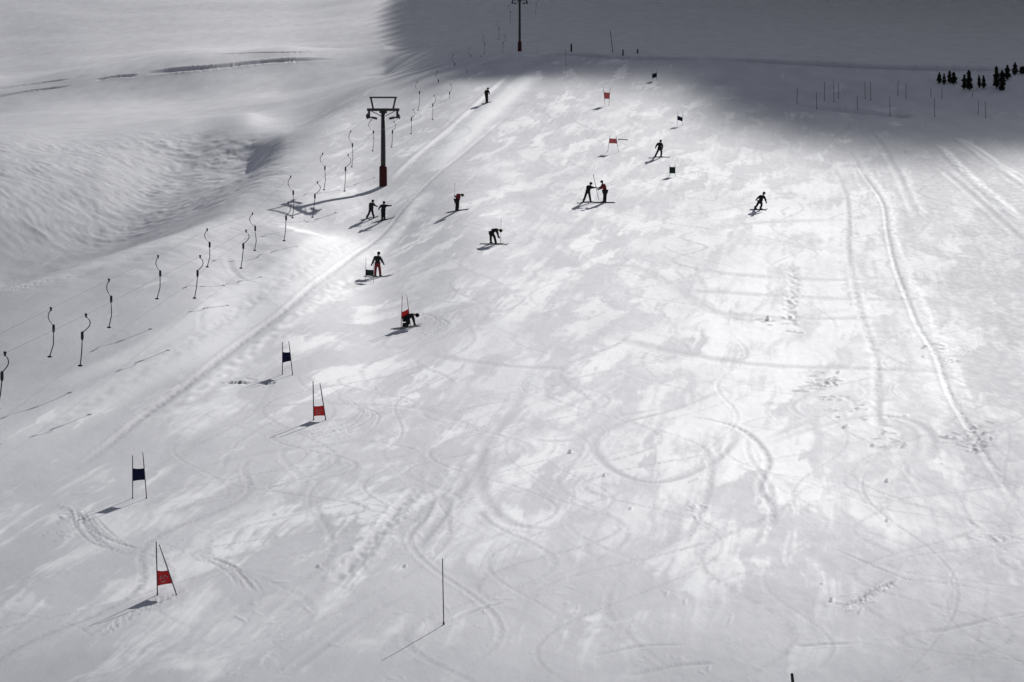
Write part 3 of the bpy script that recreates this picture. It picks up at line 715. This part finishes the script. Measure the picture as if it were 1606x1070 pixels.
# ------------------------------------------------------------------ people
def skin_mesh(name, verts, edges, rads, m, parent, sub=1, root=0):
    me = bpy.data.meshes.new(name); me.from_pydata([tuple(v) for v in verts], edges, [])
    o = bpy.data.objects.new('tmp', me); COL.objects.link(o)
    md = o.modifiers.new('s', 'SKIN'); md.use_smooth_shade = True
    for i, r in enumerate(rads):
        sv = me.skin_vertices[0].data[i]
        sv.radius = (r, r) if not isinstance(r, tuple) else r
        sv.use_root = (i == root)
    if sub: o.modifiers.new('d', 'SUBSURF').levels = sub
    dg = bpy.context.evaluated_depsgraph_get()
    nm = bpy.data.meshes.new_from_object(o.evaluated_get(dg))
    bpy.data.objects.remove(o); bpy.data.meshes.remove(me)
    nm.name = name; nm.materials.clear(); nm.materials.append(m)
    for p in nm.polygons: p.use_smooth = True
    return link(name, nm, parent)
def person(px, py, label, J, jm, tm, ski_dir=(1,0), ski_dir2=None, hair=False, face=(0,-1), ski_len=1.7, board=False):
    """J: joints in metres (right, up, away) relative to the foot point"""
    g = ground(px, py)
    t = empty('person', g, label, 'person', None)
    P = {k: Vector((v[0], v[2], v[1])) for k, v in J.items()}
    for s in 'LR':
        a_ = P['ankle'+s]; a_.z += zat(g.x+a_.x, g.y+a_.y)-g.z
    names = ['pelvis','waist','chest','neck','head0','head']
    P['waist'] = P['pelvis'].lerp(P['chest'], .45)
    P['head0'] = P['neck'].lerp(P['head'], .45)
    for s in 'LR':
        d = Vector((face[0], face[1], 0))*.15
        P['toe'+s] = P['ankle'+s]+d+Vector((0,0,-.05))
    order = names+['shoulderL','elbowL','wristL','shoulderR','elbowR','wristR','hipL','kneeL','ankleL','hipR','kneeR','ankleR']
    ix = {n: i for i, n in enumerate(order)}
    E = [('pelvis','waist'),('waist','chest'),('chest','neck'),('neck','head0'),('head0','head')]
    for s in 'LR': E += [('chest','shoulder'+s),('shoulder'+s,'elbow'+s),('elbow'+s,'wrist'+s),('pelvis','hip'+s),('hip'+s,'knee'+s),('knee'+s,'ankle'+s)]
    rad = dict(pelvis=.13,waist=.12,chest=.15,neck=.055,head0=.085,head=.085)
    for s in 'LR': rad.update({'shoulder'+s:.075,'elbow'+s:.048,'wrist'+s:.034,'hip'+s:.088,'knee'+s:.062,'ankle'+s:.045})
    skin_mesh('body', [P[n] for n in order], [(ix[a_],ix[b_]) for a_,b_ in E], [rad[n] for n in order], MT['skin'], t)
    o1 = ['pelvis','waist','chest','collar','shoulderL','elbowL','wristL','shoulderR','elbowR','wristR']
    P['collar'] = P['chest'].lerp(P['neck'], .85)
    i1 = {n: i for i, n in enumerate(o1)}
    r1 = dict(pelvis=.195,waist=.18,chest=.21,collar=.095)
    for s in 'LR': r1.update({'shoulder'+s:.12,'elbow'+s:.088,'wrist'+s:.06})
    e1 = [('pelvis','waist'),('waist','chest'),('chest','collar')]
    for s in 'LR': e1 += [('chest','shoulder'+s),('shoulder'+s,'elbow'+s),('elbow'+s,'wrist'+s)]
    skin_mesh('jacket', [P[n] for n in o1], [(i1[a_],i1[b_]) for a_,b_ in e1], [r1[n] for n in o1], jm, t)
    o2 = ['pelvis','hipL','kneeL','ankleL','hipR','kneeR','ankleR']; i2 = {n: i for i, n in enumerate(o2)}
    r2 = dict(pelvis=.18)
    for s in 'LR': r2.update({'hip'+s:.13,'knee'+s:.103,'ankle'+s:.095})
    e2 = []
    for s in 'LR': e2 += [('pelvis','hip'+s),('hip'+s,'knee'+s),('knee'+s,'ankle'+s)]
    skin_mesh('trousers', [P[n] for n in o2], [(i2[a_],i2[b_]) for a_,b_ in e2], [r2[n] for n in o2], tm, t)
    fd = Vector((face[0], face[1], 0)).normalized(); rt = Vector((fd.y, -fd.x, 0))
    hd = P['head']; up = (P['head']-P['neck']).normalized()
    bm = bmesh.new(); ball(bm, hd+up*.05-fd*.01, (.125,.125,.13), 14)
    for v in list(bm.verts):
        if (v.co-hd).dot(fd) > .05 and (v.co-hd).dot(up) < .05: v.co -= fd*.07
    tube(bm, [hd+up*.06+fd*.10-rt*.09, hd+up*.07+fd*.135, hd+up*.06+fd*.10+rt*.09], .02, 6)
    finish(bm, 'helmet', MT['helmet'], t)
    bm = bmesh.new(); tube(bm, [hd+up*.0+fd*.06-rt*.085, hd+up*.01+fd*.105-rt*.04, hd+up*.01+fd*.115, hd+up*.01+fd*.105+rt*.04, hd+fd*.06+rt*.085], .038, 8); finish(bm, 'goggles', MT['gogg'], t)
    bm = bmesh.new(); tube(bm, [hd-up*.02+fd*.09, hd-up*.05+fd*.125, hd-up*.06+fd*.09], [.012,.018,.012], 6); finish(bm, 'nose', MT['skin'], t)
    for s in 'LR':
        w = P['wrist'+s]; d = (w-P['elbow'+s]).normalized()
        a_ = d.cross(Vector((0,1,.2))).normalized(); b_ = d.cross(a_).normalized()
        bm = bmesh.new(); tube(bm, [w-d*.05, w, w+d*.05, w+d*.09], [.052,.045,.05,.042], 8)
        for q in range(4):
            o_ = a_*(.033*(q-1.5)*.8); ln = (.065,.08,.075,.055)[q]
            tube(bm, [w+d*.075+o_, w+d*(.075+ln*.55)+o_+b_*.008, w+d*(.07+ln*.85)+o_+b_*.035], [.0125,.012,.009], 6)
        tube(bm, [w+d*.03+a_*.04, w+d*.06+a_*.07+b_*.01, w+d*.09+a_*.07+b_*.025], [.015,.014,.01], 6)
        finish(bm, 'glove', MT['black'], t)
    for s, sd in (('L', ski_dir), ('R', ski_dir2 or ski_dir)):
        a_ = P['ankle'+s]; dd = Vector((sd[0], sd[1], 0)).normalized()
        bm = bmesh.new(); tube(bm, [a_+Vector((0,0,.16)), a_+Vector((0,0,.0)), a_+Vector((0,0,-.06)), a_+Vector((0,0,-.085))], [.085,.075,.08,.075], 10)
        tube(bm, [a_-dd*.1+Vector((0,0,-.05)), a_+dd*.07+Vector((0,0,-.045)), a_+dd*.17+Vector((0,0,-.06))], [.05,.055,.035], 8)
        finish(bm, 'boot', MT['boxm'], t)
        if board and s == 'R': continue
        c = a_ if not board else (P['ankleL']+P['ankleR'])*.5
        hw = .065 if not board else .14
        bm = bmesh.new(); rows = []
        n = 16; pr = Vector((-dd.y, dd.x, 0))
        for i in range(n+1):
            q = i/n; l = (q-.45)*ski_len
            p = c+dd*l; z = zat(g.x+p.x, g.y+p.y)-g.z+.02
            if q > .9: z += (q-.9)**2*9
            wq = hw*(1-.25*math.sin(q*math.pi))*(1 if q < .93 else max(.25, 1-(q-.93)*9))
            base = Vector((p.x, p.y, z))
            rows.append([bm.verts.new(base+pr*wq), bm.verts.new(base-pr*wq), bm.verts.new(base-pr*wq+Vector((0,0,.035))), bm.verts.new(base+pr*wq+Vector((0,0,.035)))])
        for i in range(n):
            for q in range(4): bm.faces.new((rows[i][q], rows[i][(q+1)%4], rows[i+1][(q+1)%4], rows[i+1][q]))
        bm.faces.new(rows[0]); bm.faces.new(rows[-1][::-1])
        finish(bm, 'snowboard' if board else 'ski', MT['ski'], t, smooth=False)
    return t
def pose(**k):
    J = dict(pelvis=(0,.95,0), chest=(0,1.30,0), neck=(0,1.47,0), head=(0,1.64,0),
      shoulderL=(-.19,1.41,0), elbowL=(-.26,1.13,0), wristL=(-.26,.90,-.05), shoulderR=(.19,1.41,0), elbowR=(.26,1.13,0), wristR=(.26,.90,-.05),
      hipL=(-.1,.92,0), kneeL=(-.12,.52,-.03), ankleL=(-.13,.13,0), hipR=(.1,.92,0), kneeR=(.12,.52,-.03), ankleR=(.13,.13,0))
    J.update(k); return J
def shift(J, sx=1.0, sh=1.0): return {k: (v[0]*sx, v[1]*sh if 'ankle' not in k else v[1], v[2]) for k, v in J.items()}

people = []
# skier riding up at the top of the left lane
person(763, 162, 'person in black standing on skis at the top of the left lane', shift(pose(chest=(.06,1.3,0), neck=(.10,1.47,0), head=(.15,1.63,0), shoulderL=(-.12,1.40,0), shoulderR=(.24,1.40,.02),
   wristL=(-.02,1.10,-.24), elbowL=(-.2,1.14,-.12), wristR=(.30,1.05,-.15), elbowR=(.32,1.16,0), ankleL=(-.03,.13,0), ankleR=(.13,.13,.1), kneeL=(-.03,.52,0), kneeR=(.1,.52,.05))), MT['black'], MT['black'], (-.5,-.8), face=(-.5,-.8))
person(1034, 247, 'black-clad skier with legs apart, alone above the small dark gate', pose(pelvis=(.05,.86,0), chest=(.05,1.22,0), neck=(.08,1.40,0), head=(.12,1.55,-.03), shoulderL=(-.14,1.33,0), shoulderR=(.24,1.33,0),
   elbowL=(-.28,1.14,0), wristL=(-.36,.94,-.1), elbowR=(.32,1.10,0), wristR=(.30,.86,-.1), hipL=(-.06,.84,0), hipR=(.15,.84,0), kneeL=(-.2,.5,-.1), ankleL=(-.38,.13,-.1), kneeR=(.22,.47,0), ankleR=(.17,.13,.05)),
   MT['black'], MT['black'], (-.7,-.7), (1,-.25), face=(-.3,-1))
person(922, 318, 'person in black at left of the pair, reaching to the pole between them', pose(pelvis=(.0,.92,0), chest=(.11,1.26,0), neck=(.18,1.42,0), head=(.24,1.57,0), shoulderL=(-.05,1.37,.06), shoulderR=(.27,1.36,-.06),
   elbowL=(.22,1.22,.1), wristL=(.46,1.26,.02), elbowR=(.44,1.25,-.1), wristR=(.62,1.27,-.05), kneeL=(-.22,.54,0), ankleL=(-.36,.13,0), kneeR=(.16,.52,0), ankleR=(.22,.13,0)),
   MT['black'], MT['black'], (-.6,-.8), (1,-.05), face=(1,-.2))
person(946, 318, 'person in dark red and black at right of the pair, holding the pole', pose(pelvis=(.16,.98,0), chest=(.06,1.38,0), neck=(-.02,1.56,0), head=(-.10,1.72,0), shoulderL=(-.08,1.48,.08), shoulderR=(.12,1.48,-.10),
   elbowL=(-.2,1.28,.08), wristL=(-.42,1.24,.02), elbowR=(-.1,1.22,-.14), wristR=(-.36,1.12,-.08), hipL=(.08,.95,.08), hipR=(.22,.95,-.06), kneeL=(.10,.54,.08), ankleL=(.06,.13,.1), kneeR=(.2,.54,-.06), ankleR=(.18,.13,-.1)),
   MT['redsuit'], MT['black'], (-1,-.02), (-1,-.12), face=(-1,-.1), ski_len=1.9)
person(1190, 329, 'black snowboarder leaning into a turn with arms out, alone on the right', pose(pelvis=(.1,.72,0), chest=(.28,1.02,0), neck=(.36,1.18,0), head=(.42,1.32,0), shoulderL=(.12,1.12,0), shoulderR=(.44,1.08,0),
   elbowL=(-.06,.98,0), wristL=(-.2,.84,-.05), elbowR=(.56,.84,0), wristR=(.60,.62,-.05), hipL=(.02,.68,0), hipR=(.18,.68,0), kneeL=(-.10,.45,-.05), ankleL=(-.30,.14,0), kneeR=(.24,.42,-.08), ankleR=(.14,.13,-.15)),
   MT['black'], MT['black'], (1,-.25), face=(-.3,-1), board=True, ski_len=1.45)
person(717, 331, 'person in maroon and black bent forward on long skis, leaning over a pole', pose(pelvis=(-.03,.92,0), chest=(.10,1.25,0), neck=(.26,1.36,0), head=(.40,1.32,0), shoulderL=(.04,1.34,.12), shoulderR=(.2,1.32,-.14),
   elbowL=(-.08,1.12,.2), wristL=(-.16,1.22,.02), elbowR=(.20,1.05,-.18), wristR=(.08,.95,-.22), hipL=(-.10,.88,.05), hipR=(.06,.88,-.05), kneeL=(-.04,.5,.03), ankleL=(-.08,.13,.05), kneeR=(.08,.5,-.06), ankleR=(.06,.13,-.06)),
   MT['redsuit'], MT['black'], (1,.03), face=(1,-.2), ski_len=1.8)
person(775, 383, 'person in black bent double over the snow, in the middle of the run', pose(pelvis=(-.2,.92,0), chest=(.10,1.10,0), neck=(.30,1.08,0), head=(.46,1.02,0), shoulderL=(.16,1.10,.18), shoulderR=(.16,1.06,-.18),
   elbowL=(.26,.82,.2), wristL=(.30,.58,.12), elbowR=(.24,.80,-.2), wristR=(.34,.56,-.1), hipL=(-.22,.86,.09), hipR=(-.18,.86,-.09), kneeL=(-.26,.5,.08), ankleL=(-.24,.13,.1), kneeR=(.04,.5,-.1), ankleR=(.12,.13,-.14)),
   MT['black'], MT['black'], (1,.1), (1,.2), face=(1,-.15), ski_len=1.8)
person(582, 343, 'left of two people skiing side by side up the lift lane, legs astride', pose(pelvis=(.0,.82,0), chest=(.06,1.15,0), neck=(.10,1.32,0), head=(.14,1.46,0), shoulderL=(-.10,1.26,0), shoulderR=(.24,1.26,0),
   elbowL=(-.14,1.02,.1), wristL=(.02,.90,.1), elbowR=(.34,1.10,0), wristR=(.46,1.06,-.05), hipL=(-.08,.80,0), hipR=(.08,.80,0), kneeL=(-.16,.5,0), ankleL=(-.34,.13,-.1), kneeR=(.14,.46,0), ankleR=(.22,.13,.1)),
   MT['charcoal'], MT['charcoal'], (-.5,-.9), (-.4,-.9), face=(.4,-1))
person(601, 346, 'right of two people skiing side by side up the lift lane, arms spread', pose(pelvis=(.0,.82,0), chest=(.02,1.15,0), neck=(.03,1.33,0), head=(.06,1.48,0), shoulderL=(-.17,1.26,0), shoulderR=(.21,1.28,0),
   elbowL=(-.3,1.12,0), wristL=(-.36,1.0,-.05), elbowR=(.36,1.26,0), wristR=(.60,1.26,0), hipL=(-.09,.80,0), hipR=(.09,.80,0), kneeL=(-.08,.46,0), ankleL=(-.08,.13,-.1), kneeR=(.10,.46,0), ankleR=(.10,.13,.1)),
   MT['black'], MT['black'], (-.8,-.3), (1,.1), face=(.4,-1))
person(592, 435, 'person in dark jacket and red trousers standing beside the dark greenish gate', shift(pose(chest=(.02,1.32,0), neck=(.05,1.5,0), head=(.08,1.66,0), elbowL=(-.3,1.12,0), wristL=(-.40,.92,-.1), elbowR=(.34,1.14,0), wristR=(.44,.96,-.1),
   ankleL=(-.16,.13,0), ankleR=(.2,.13,.05), kneeL=(-.14,.52,-.04), kneeR=(.17,.52,-.02))), MT['black'], MT['redsuit'], (1,.05), (1,.15), face=(.2,-1), ski_len=1.8)
person(637, 515, 'crouching person in black bending over right behind the red gate', pose(pelvis=(-.02,.60,.25), chest=(.28,.82,.25), neck=(.46,.84,.25), head=(.62,.80,.25), shoulderL=(.32,.84,.42), shoulderR=(.34,.80,.08),
   elbowL=(.42,.56,.42), wristL=(.46,.32,.36), elbowR=(.44,.54,.06), wristR=(.50,.30,.1), hipL=(-.06,.58,.36), hipR=(0,.58,.16), kneeL=(.10,.38,.4), ankleL=(-.16,.13,.4), kneeR=(.18,.36,.14), ankleR=(.02,.13,.12)),
   MT['black'], MT['black'], (1,.05), face=(1,-.15), ski_len=1.7)
# poles the people hold
def held(name, a, b, Y, rad, m, label):
    A, B = at_depth(*a, Y), at_depth(*b, Y)
    bm = bmesh.new(); tube(bm, [Vector((0,0,0)), (A-B)*.5, A-B], [rad, rad, rad*.8], 8); tube(bm, [(A-B)*.9, A-B], rad*1.3, 8)
    o = finish(bm, name, m); o.location = B; tag(o, label, 'pole')
held('gate_pole', (930.5,274), (939,314), ground(934,316).y-.1, .022, MT['pole'], 'thin gate pole held upright between the pair in the upper middle')
held('ski_pole', (713.5,288), (712.5,322), ground(717,331).y, .012, MT['pole'], 'thin pole standing up behind the maroon bent-over person')
held('ski_pole', (786,345), (785,383), ground(775,383).y, .012, MT['pole'], 'thin pole standing by the head of the person bent double')

# ------------------------------------------------------------------ conifers on the right
def conifer(px, top, foot, wpx, label, lean=0):
    g = ground(px, foot, start=200); h = (foot-top)*g.y/F; w = wpx*g.y/F*.56
    t = empty('conifer', g, label, 'conifer', 'stunted conifers on the shaded slope')
    bm = bmesh.new(); tube(bm, [(0,0,-.3),(lean*h*.4,0,h*.5),(lean*h,0,h*.97)], [.09,.06,.015], 7); finish(bm, 'trunk', MT['bark'], t)
    bm = bmesh.new(); r = random.Random(int(px*10))
    n = int(480*h/2.5)
    for q in range(n):
        v = r.random()**.85; z = h*(.06+.93*v)
        clump = .72+.22*math.sin(v*17+px)+.12*math.sin(v*41+px*2)+r.uniform(-.42,.25)
        rad = w*(1-v)**.5*(.55+.45*min(1, v*5))*clump+.05
        a = r.uniform(0, 6.283); l0 = rad*r.uniform(.0,.45)
        d = Vector((math.cos(a), math.sin(a), 0)); pr = Vector((-d.y, d.x, 0))
        c = Vector((lean*z, 0, z)); dr = r.uniform(-.25, .1)*rad
        p0 = c+d*l0; p1 = c+d*rad+Vector((0,0,dr)); ws = rad*r.uniform(.12,.28)+.03
        mid = (p0+p1)*.5+Vector((0,0,.05))
        vs = [bm.verts.new(p) for p in (p0, mid+pr*ws, p1, mid-pr*ws)]
        bm.faces.new(vs)
        vs = [bm.verts.new(p) for p in (p0, mid+Vector((0,0,ws)), p1, mid-Vector((0,0,ws*.8)))]
        bm.faces.new(vs)
    finish(bm, 'crown', MT['needle'], t, smooth=False)
for (x, a_, f_, w_, lab) in [
  (1473,114,131,9,'leftmost slim conifer of the left tree clump'),(1480.5,116,133,7,'slim conifer second from left in the left tree clump'),(1489,111,130,8,'narrow conifer third from left in the left tree clump'),(1496,113,132,13,'broadest conifer at the right end of the left tree clump'),
  (1512,117,141,10,'left dark conifer of the pair under the middle'),(1520,110,142,13,'tall right conifer of the middle pair'),(1536,118,138,7,'left of two thin bare conifers right of the middle pair'),(1543,119,139,8,'right of two thin bare conifers right of the middle pair'),
  (1563,104,139,13,'tall conifer at the left front of the right tree clump'),(1572,110,136,14,'wide conifer in the centre of the right tree clump'),(1580,102,126,12,'tall conifer at the right rear of the right tree clump'),(1592,98,118,11,'separate slender conifer near the right edge, highest up'),(1604,104,116,14,'conifer cut by the right picture edge'),(1571,133,142,13,'low bush-like conifer at the foot of the right tree clump')]:
    conifer(x, a_, f_, w_, lab, random.uniform(-.03, .03))

# ------------------------------------------------------------------ light, sky, camera
sd = bpy.data.lights.new('sun', 'SUN'); sd.energy = 5.0; sd.angle = R(.5); sd.color = (1, .985, .965)
so = link('sun', sd); so.rotation_euler = SUN.to_track_quat('Z', 'Y').to_euler(); so.location = SUN*400
w = bpy.data.worlds.new('World'); scene.world = w; w.use_nodes = True
nt = w.node_tree; bg = nt.nodes['Background']
sky = nt.nodes.new('ShaderNodeTexSky'); sky.sky_type = 'NISHITA'; sky.sun_disc = False
sky.sun_elevation = SUN_EL; sky.sun_rotation = SUN_AZ; sky.altitude = 1800
hs = nt.nodes.new('ShaderNodeHueSaturation'); hs.inputs['Saturation'].default_value = .5
tc = nt.nodes.new('ShaderNodeTexCoord'); nz = nt.nodes.new('ShaderNodeTexNoise'); nz.inputs['Scale'].default_value = 2.4; nz.inputs['Detail'].default_value = 6
rp = nt.nodes.new('ShaderNodeValToRGB'); rp.color_ramp.elements[0].position = .42; rp.color_ramp.elements[1].position = .66
mx = nt.nodes.new('ShaderNodeMix'); mx.data_type = 'RGBA'
nt.links.new(tc.outputs['Generated'], nz.inputs['Vector']); nt.links.new(nz.outputs['Fac'], rp.inputs['Fac'])
nt.links.new(sky.outputs['Color'], hs.inputs['Color']); nt.links.new(rp.outputs['Color'], mx.inputs['Factor'])
nt.links.new(hs.outputs['Color'], mx.inputs['A']); mx.inputs['B'].default_value = (2.5, 2.6, 3.3, 1)
nt.links.new(mx.outputs['Result'], bg.inputs['Color']); bg.inputs['Strength'].default_value = .043

cd = bpy.data.cameras.new('camera'); co = link('camera', cd)
cd.sensor_fit = 'HORIZONTAL'; cd.sensor_width = 36; cd.lens = 36*F/1606
cd.clip_start = .5; cd.clip_end = 5000
co.location = (0,0,0); co.rotation_euler = (R(90), 0, 0)
scene.camera = co
vs = scene.view_settings
vs.view_transform = 'Standard'; vs.look = 'None'; vs.gamma = 1; vs.use_curve_mapping = False; vs.exposure = 0.45
scene.cycles.transparent_max_bounces = 12
scene.cycles.max_bounces = 5
